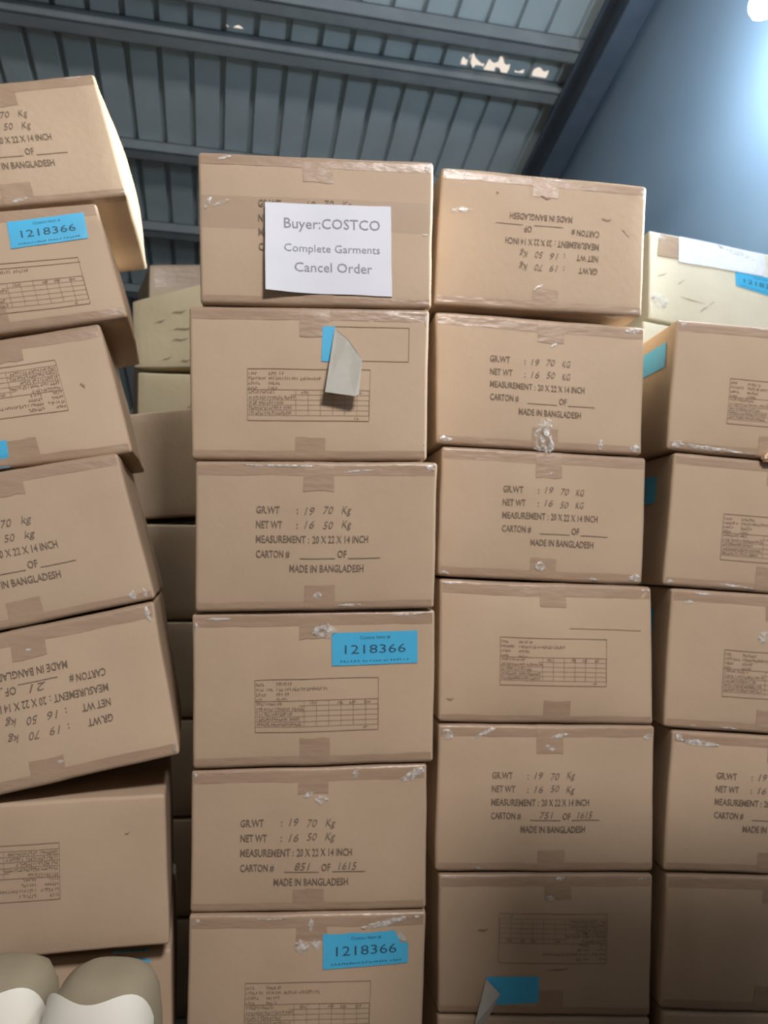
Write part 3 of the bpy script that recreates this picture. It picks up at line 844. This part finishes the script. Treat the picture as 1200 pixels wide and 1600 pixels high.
# left wall, and the wall behind the photographer with its wide doorway
pd = RP(-6.3, -10.5)
wall_quad('wall_left', pd, pc, pd.z, pc.z, 0.15, -EA, M['wallb'], 'dim side wall of the store at the far left')
fa, fb = Vector((pd.x, pd.y, 0)), Vector((pa.x, pa.y, 0))
span = (fb - fa).length
FW = (fa, (fb - fa).normalized(), -HB, Vector((0, 0, 1)))
front = join_geo([box_geo((0, 0, 0), (2.4, .15, pd.z), FW), box_geo((4.8, 0, 0), (span, .15, pd.z), FW), box_geo((2.4, 0, 3.2), (4.8, .15, pd.z), FW)])
tag(mesh_obj('wall_front', front[0], front[1], M['wallb'], None, False, fa), 'wall behind the photographer with a wide open doorway', None, None, 'structure')
V, Fc = box_geo((-9, -9, -0.1), (7, 12, 0.0))
tag(mesh_obj('floor', V, Fc, M['floor'], None, False), 'grey concrete floor under the carton stacks', None, None, 'structure')

# ------------------------------------------------------------------ cartons
G = 'brown export cartons in the front stacks'
GB = 'pale cartons in the piles behind'
LAB = {
 'M1': 'brown carton with a white typed notice taped on, top of its column',
 'M2': 'brown carton with a half-peeled blue sticker, directly under the notice carton',
 'M3': 'brown carton with stamped weights, between the peeled-sticker carton and a blue-stickered one',
 'M4': 'brown carton with a whole blue sticker above its table, fourth in the notice column',
 'M5': 'brown carton with stamped weights between two blue-stickered cartons of the notice column',
 'M6': 'brown carton with a torn-cornered blue sticker at the bottom edge of the picture',
 'M7': 'brown carton on the floor at the foot of the notice column',
 'R1': 'brown carton printed upside down, topmost beside the notice carton',
 'R2': 'brown carton with a crumpled lump of clear tape under its stamped lettering',
 'R3': 'brown carton with stamped lettering, right below the one with crumpled tape',
 'R4': 'bulging brown carton with a faint printed table, between two stamped cartons',
 'R5': 'brown carton stamped with a handwritten carton number, below the bulging carton',
 'R6': 'dark shaded brown carton with a small blue sticker peeling at its lower left',
 'R7': 'brown carton on the floor under the one with the small peeling blue sticker',
 'Q1': 'topmost brown carton of the column cut by the right edge of the picture',
 'Q2': 'second brown carton from the top at the right edge, dim blue sticker on its side',
 'Q3': 'third brown carton from the top at the right edge, with a shiny tape scrap',
 'Q4': 'fourth brown carton from the top at the right edge, with stamped lettering',
 'Q5': 'darkest brown carton in deep shade at the lower right corner',
 'Q6': 'brown carton on the floor at the foot of the right-edge column',
 'L1': 'topmost carton of the leaning left stack, its pale side jutting out',
 'L2': 'leaning brown carton with a blue number sticker, second from the top at left',
 'L3': 'leaning brown carton with an upside-down printed table, third from the top at left',
 'L4': 'leaning brown carton with stamped lettering, fourth from the top at left',
 'L5': 'tilted brown carton printed upside down, lowest of the leaning ones at left',
 'L6': 'level brown carton without tape, under the tilted stack at left',
 'L7': 'shadowed brown carton behind the pale padded rolls',
 'L8': 'brown carton on the floor at the foot of the left stack',
 'B1': 'brown carton at the very top of the pile behind the left gap',
 'B2': 'pale lit carton with black marks seen through the left gap',
 'B3': 'pale carton with a dark strap across it, under the marked one in the left gap',
 'B4': 'dim brown carton deep in the left gap, just below the strapped carton',
 'B5': 'bright cream carton with white tape and blue sticker behind the right column',
 'B6': 'cream carton under the white-taped one behind the right column',
}
BULGE = {'R4': .015, 'L2': .012, 'L3': .010, 'L6': .008, 'M5': .006, 'Q1': .008}
CT = {}
for i, k in enumerate(DATA['corners']):
    back = k[0] in 'BSTUVK'
    if k[0] == 'Y':  # extra stack added out of view to deepen the lower-right shade
        lab = ['brown carton on the floor, lowest of the stack against the right wall', 'second carton from the floor in the stack against the right wall', 'middle carton of the stack against the right wall', 'carton just under the topmost of the stack against the right wall', 'topmost carton of the stack against the right wall'][int(k[1])]
        grp = 'cartons stacked against the right wall'
    elif k[0] == 'W':  # stack added out of view to shade the lower right cartons
        lab = ['brown carton on the floor, lowest of the stack beside the photographer', 'second carton from the floor in the stack beside the photographer', 'third carton from the floor in the stack beside the photographer', 'carton just under the topmost of the stack beside the photographer', 'topmost carton of the stack beside the photographer'][int(k[1])]
        grp = 'cartons stacked beside the photographer'
    elif k[0] == 'N':  # added below the view to cut light on the lower right
        lab = ['low brown carton on the floor in front of the small peeling sticker carton', 'low brown carton on the floor in front of the right-edge column'][int(k[1])]
        grp = 'low cartons lying in the aisle'
    elif k[0] in 'STUVK':  # the K stack is added unseen to keep side light off the gap
        lab = {'K': 'plain carton in the second row hidden behind the notice column', 'S': 'plain carton low in the pile behind the left gap', 'T': 'plain carton low in the pile behind the right column', 'U': 'plain carton under the two pale cartons behind the left gap', 'V': 'plain carton in the rearmost pile behind the left gap'}[k[0]]
        grp = {'K': 'hidden cartons of the second row', 'S': 'hidden cartons under the left gap pile', 'T': 'hidden cartons under the cream carton pile', 'U': 'hidden cartons under the pale cartons', 'V': 'hidden cartons of the rearmost pile'}[k[0]]
    else:
        lab, grp = LAB[k], (GB if back else G)
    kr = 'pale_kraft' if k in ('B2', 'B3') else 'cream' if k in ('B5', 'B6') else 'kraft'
    c = Carton(k, lab, grp, kr, BULGE.get(k, .004), seed=i + 1, side={'L1': .026, 'L2': .012}.get(k, .003))
    CT[k] = c
    if k[0] in 'MRQL' and k not in ('L6', 'M7', 'R7', 'Q6', 'L8', 'L7'):
        c.tapes()
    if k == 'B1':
        c.wrap('wide_tape', .004, c.W - .004, -.14, .05, True, .0006, M['tape'], ragged=.002)  # brown tape over the face stands in for shade on this carton
for k, u, v, tx, ty, fl, h1, h2, c1, c2 in DATA['blocks']:
    CT[k].stamp(u, v, tx, ty, fl, h1, h2, c1, c2)
for k, u, v, fl in DATA['tables']:
    CT[k].table(u, v, fl)
for k, q, torn, fl in DATA['stick']:
    CT[k].sticker(q, torn, fl)

# crinkled clear tape whose white stands in for glints, one part per carton
byk = {}
for k, u, v, l, w, an in DATA['films']:
    byk.setdefault(k, []).append(CT[k].film(u, v, l, w, an))
for k, gl in byk.items():
    V, Fc = join_geo(gl)
    CT[k].part('crinkled_tape', V, Fc, M['film'])['kind'] = 'stuff'

# blue stickers on the left-hand sides of the right-edge column
for k, (d0, d1, h0, h1) in {'Q1': (.05, .24, .235, .305), 'Q2': (.10, .28, .22, .295), 'Q3': (.10, .28, .23, .30)}.items():
    c = CT[k]
    V = [c.P((0, d0 + (d1 - d0) * i / 4, h0 + (h1 - h0) * j / 2), .0015) for j in range(3) for i in range(5)]
    Fc = [(j * 5 + i, (j + 1) * 5 + i, (j + 1) * 5 + i + 1, j * 5 + i + 1) for j in range(2) for i in range(4)]
    c.part('blue_sticker', V, Fc, M['blue'])

# clear tape band across the notice carton
c = CT['M1']
c.flat('clear_tape', rect2(.006, c.H * .50, c.W - .006, c.H * .715, 14), M['clear'], .0012)
# printed outlines for the stickers
c = CT['M2']
q = [(a * c.W, b * c.H) for a, b in DATA['outM2']]
t = .0007
c.flat('sticker_outline', join_geo([rect2(q[0][0], q[0][1] - t, q[1][0], q[0][1] + t, 6), rect2(q[0][0], q[2][1] - t, q[1][0], q[2][1] + t, 6), rect2(q[1][0] - t, q[2][1], q[1][0] + t, q[0][1])]), M['faint'], .0015)
c = CT['R4']
q = [(a * c.W, b * c.H) for a, b in DATA['lineR4']]
c.flat('sticker_outline', rect2(q[0][0], q[0][1] - t, q[1][0], q[0][1] + t, 6), M['faint'], .0015)
c = CT['L2']
c.flat('sticker_outline', rect2(.25 * c.W, .50 * c.H, .87 * c.W, .50 * c.H + .0014, 8), M['faint'], .0015)

# half-peeled sticker: glued blue end, stiff backing folded forward and hanging
def peeled(c, pts, lift, nfl):
    q = [(a * c.W, b * c.H) for a, b in pts]
    st = c.part('blue_sticker', [c.fp(x, y, .0019) for x, y in q[:4]], [(0, 3, 2, 1)], M['blue'], None, False)
    fl = q[4:]
    V = [c.fp(x, y, off) for (x, y), off in zip(fl, lift)]
    n = len(V)
    V += [v - c.Dn * .0012 for v in V]
    Fc = [tuple(range(n)), tuple(range(2 * n - 1, n - 1, -1))] + [(i, (i + 1) % n, n + (i + 1) % n, n + i) for i in range(n)]
    c.part('peeled_backing', V, Fc, M['backing'], st, False)
peeled(CT['M2'], DATA['peelM2'], (.004, .016, .026, .034, .036, .030), 6)
peeled(CT['R6'], DATA['peelR6'], (.003, .012, .030, .028), 4)

# lump of crumpled clear tape
c = CT['R2']
lu, lv = DATA['lumpR2']
rng = random.Random(4)
V, Fc = [], []
n, m_ = 9, 9
for j in range(m_ + 1):
    for i in range(n + 1):
        tt = j / m_
        wd = .016 + .010 * (1 - tt)
        x = lu * c.W + (i / n - .5) * 2 * wd + rng.uniform(-.003, .003)
        y = lv * c.H + (tt - .5) * .082 + rng.uniform(-.003, .003)
        x += .004 * math.sin(tt * 9)
        e = 1 - abs(2 * i / n - 1) ** 2
        V.append(c.fp(x, max(y, .002), .002 + e * (.012 + rng.uniform(-.006, .008)) * (1.1 - .5 * tt)))
Fc = [(j * (n + 1) + i, j * (n + 1) + i + 1, (j + 1) * (n + 1) + i + 1, (j + 1) * (n + 1) + i) for j in range(m_) for i in range(n)]
c.part('crumpled_tape', V, Fc, M['film'], None, False)

# scuffs and pen marks
def marks(k, lst):
    c = CT[k]
    gl = []
    for u, v, l, w, an in lst:
        ca, sa = math.cos(math.radians(an)), math.sin(math.radians(an))
        x, y = u * c.W, v * c.H
        rr = c.rng
        nn = 6
        V2, F2 = [], []
        for i in range(nn + 1):
            a_ = (i / nn - .5) * l
            b_ = w * .5 * (1 - abs(2 * i / nn - 1) ** 1.5) * rr.uniform(.6, 1.1) + .0003
            o_ = .3 * w * math.sin(i * 1.3)
            V2 += [(x + a_ * ca - (o_ - b_) * sa * -1, y + a_ * sa + (o_ - b_) * ca), (x + a_ * ca - (o_ + b_) * sa, y + a_ * sa + (o_ + b_) * ca)]
        F2 = [(2 * i, 2 * i + 2, 2 * i + 3, 2 * i + 1) for i in range(nn)]
        gl.append((V2, F2))
    c.flat('scuff_mark', join_geo(gl), M['faint'], .0017)
marks('R1', [(.80, .71, .03, .006, 0), (.90, .62, .03, .004, -40), (.50, .84, .03, .006, -12), (.27, .84, .008, .006, 0)])
marks('R6', [(.68, .57, .018, .012, -60), (.2, .60, .03, .006, 10), (.55, .33, .06, .004, 6)])
marks('L3', [(.87, .55, .012, .010, -20)])
marks('L6', [(.80, .76, .012, .004, 20)])
marks('R4', [(.05, .16, .02, .005, 5)])
marks('B2', [(.25, .62, .05, .010, 12), (.42, .70, .07, .012, 0), (.45, .48, .10, .012, -2), (.42, .35, .08, .010, 0), (.30, .12, .05, .008, 18), (.46, .08, .05, .010, 5)])
marks('B5', [(.10, .52, .05, .004, 25), (.25, .48, .04, .004, 40), (.45, .25, .09, .006, 40), (.12, .2, .03, .004, 40), (.34, .3, .12, .003, -5)])
for q in DATA['tapeB5']:
    c = CT['B5']
    p = [(a * c.W, b * c.H) for a, b in q]
    V2 = []
    for i in range(7):
        s = i / 6
        V2 += [tuple(p[3][j] * (1 - s) + p[2][j] * s for j in (0, 1)), tuple(p[0][j] * (1 - s) + p[1][j] * s for j in (0, 1))]
    c.flat('white_tape' if q is DATA['tapeB5'][0] else 'brown_tape', (V2, [(2 * i, 2 * i + 2, 2 * i + 3, 2 * i + 1) for i in range(6)]), M['wtape'] if q is DATA['tapeB5'][0] else M['tape'], .0038)
# strap across the lower pale carton
c = CT['B3']
V, Fc = rect2(0, -.006, .30, .006, 8)
ca, sa = math.cos(.75), math.sin(.75)
c.flat('packing_strap', ([(.14 + x * ca - y * sa, .06 + x * sa + y * ca) for x, y in V], Fc), M['tape'], .003)

# ------------------------------------------------------------------ typed notice
c = CT['M1']
q = [(a * c.W, b * c.H) for a, b in DATA['notice']]
def nb(s, t): return tuple((q[0][i] * (1 - s) + q[1][i] * s) * t + (q[3][i] * (1 - s) + q[2][i] * s) * (1 - t) for i in (0, 1))
def noff(s, t): return .0035 + .020 * (max(0, .45 - s) / .45) ** 1.6 * (1 - .6 * t)
notice = empty('paper_notice', c.fp(*nb(.5, .0), .004), 'white typed paper notice taped to the top carton', 'notice')
norg = notice.location.copy()
n = 14
V = [c.fp(*nb(i / n, j / n), noff(i / n, j / n)) for j in range(n + 1) for i in range(n + 1)]
V += [v + c.Dn * .0004 for v in V]
k0 = (n + 1) ** 2
Fc = [(j * (n + 1) + i, j * (n + 1) + i + 1, (j + 1) * (n + 1) + i + 1, (j + 1) * (n + 1) + i) for j in range(n) for i in range(n)]
Fc += [tuple(k0 + x for x in reversed(f)) for f in Fc]
mesh_obj('sheet', V, Fc, M['paper'], notice, True, norg)
for s, x, y, w, cap, bd in (('Buyer:COSTCO', .145, .835, .765, .115, .004), ('Complete Garments', .145, .545, .765, .085, 0.0), ('Cancel Order', .225, .345, .62, .105, .003)):
    V2, F2 = fit_text(s, x, y, w, cap, 0, bd)
    mesh_obj('typed_line', [c.fp(*nb(a, b), noff(a, b) + .0007) for a, b in V2], F2, M['paper_ink'], notice, False, norg)['kind'] = 'stuff'

# ------------------------------------------------------------------ padded rolls at the lower left
def roll(x, y, top, rad, label, lean):
    root = empty('padded_roll', (x, y, 0), label, 'roll', 'pale padded rolls standing in front of the left stack')
    prof = [(0, .0), (.8, .0), (.96, .012), (1.0, .05), (1.01, .3), (1.0, top - .19), (.97, top - .11), (.90, top - .055), (.76, top - .022), (.52, top - .006), (.25, top - .001), (0, top)]
    N = 32
    V, Fc = [], []
    for r_, z in prof:
        for i in range(N):
            t_ = 2 * math.pi * i / N
            cx, cy = math.cos(t_), math.sin(t_)
            sq = 1 / (abs(cx) ** 3 + abs(cy) ** 3) ** (1 / 3)
            V.append((x + rad * r_ * cx * sq + lean * (z / top) ** 2, y + rad * .95 * r_ * cy * sq, z))
    for j in range(len(prof) - 1):
        for i in range(N):
            Fc.append((j * N + i, j * N + (i + 1) % N, (j + 1) * N + (i + 1) % N, (j + 1) * N + i))
    o = mesh_obj('wrapped_body', V, Fc, M['beige'], root, True, Vector((x, y, 0)))
    # white two-lobed padding folded over the front
    V, Fc = [], []
    na, nz = 24, 14
    zt = top - .03
    for j in range(nz + 1):
        for i in range(na + 1):
            s = i / na
            t_ = math.pi * (1.10 + .80 * s)
            lobe = .005 * (1 - math.cos(4 * math.pi * s)) - .06 * abs(2 * s - 1) ** 5
            z = (zt + lobe) * (j / nz) + .02
            edge = min(1, (1 - j / nz) * 6)
            pr = rad * (1.02 + .30 * math.sqrt(max(0, min(1, edge))) * (1 - abs(2 * s - 1) ** 3))
            cx, cy = math.cos(t_), math.sin(t_)
            V.append((x + pr * cx + lean * (z / top) ** 2, y + pr * cy, z))
    for j in range(nz):
        for i in range(na):
            Fc.append((j * (na + 1) + i, j * (na + 1) + i + 1, (j + 1) * (na + 1) + i + 1, (j + 1) * (na + 1) + i))
    mesh_obj('white_padding', V, Fc, M['white_cloth'], root, True, Vector((x, y, 0)))
roll(-0.514, 1.50, 0.715, .103, 'beige wrapped roll with white padding, nearer the stacks at lower left', .006)
roll(-0.722, 1.53, 0.705, .100, 'beige wrapped roll cut by the lower left corner of the picture', .006)

# ------------------------------------------------------------------ scrap on the ledge, hanging lamp
V, Fc = [], []
bm = bmesh.new()
bmesh.ops.create_cube(bm, size=1.0)
bmesh.ops.scale(bm, vec=(.06, .03, .022), verts=bm.verts)
bmesh.ops.bevel(bm, geom=bm.edges[:], offset=.006, segments=3, affect='EDGES')
me = bpy.data.meshes.new('cardboard_scrap')
bm.to_mesh(me); bm.free()
me.materials.append(M['scrap'])
q1 = CT['Q2']
pp = q1.fp(.262, q1.H, .0) - q1.Dn * .017 + Vector((0, 0, .011))
o = bpy.data.objects.new('cardboard_scrap', me)
o.location = pp
o.rotation_euler = (0, .05, .1)
COL.objects.link(o)
tag(o, 'small folded tan board scrap on the ledge at the right edge', 'scrap')

LP = Vector((1.470, 2.945, 3.715))
lamp = empty('hanging_lamp', LP, 'glowing bulb hanging on a cord at the top right corner', 'lamp')
def lathe(name, prof, N, material, parent, org):
    V = [(org.x + r_ * math.cos(2 * math.pi * i / N), org.y + r_ * math.sin(2 * math.pi * i / N), org.z + z) for r_, z in prof for i in range(N)]
    Fc = [(j * N + i, j * N + (i + 1) % N, (j + 1) * N + (i + 1) % N, (j + 1) * N + i) for j in range(len(prof) - 1) for i in range(N)]
    return mesh_obj(name, V, Fc, material, parent, True, org)
lathe('bulb', [(0.001, -.055), (.02, -.052), (.038, -.04), (.048, -.02), (.05, 0), (.045, .022), (.032, .045), (.022, .06), (.02, .07)], 20, M['bulb'], lamp, LP)
lathe('holder', [(.021, .068), (.024, .07), (.024, .115), (.016, .125), (.004, .13)], 16, M['black'], lamp, LP)
# cord up to the roof
aL = (LP - P0).dot(EA); 
zr = P0.z - (EN.x * (LP.x - P0.x) + EN.y * (LP.y - P0.y)) / EN.z
lathe('cord', [(.004, .125), (.004, zr - LP.z - .002)], 8, M['black'], lamp, LP)
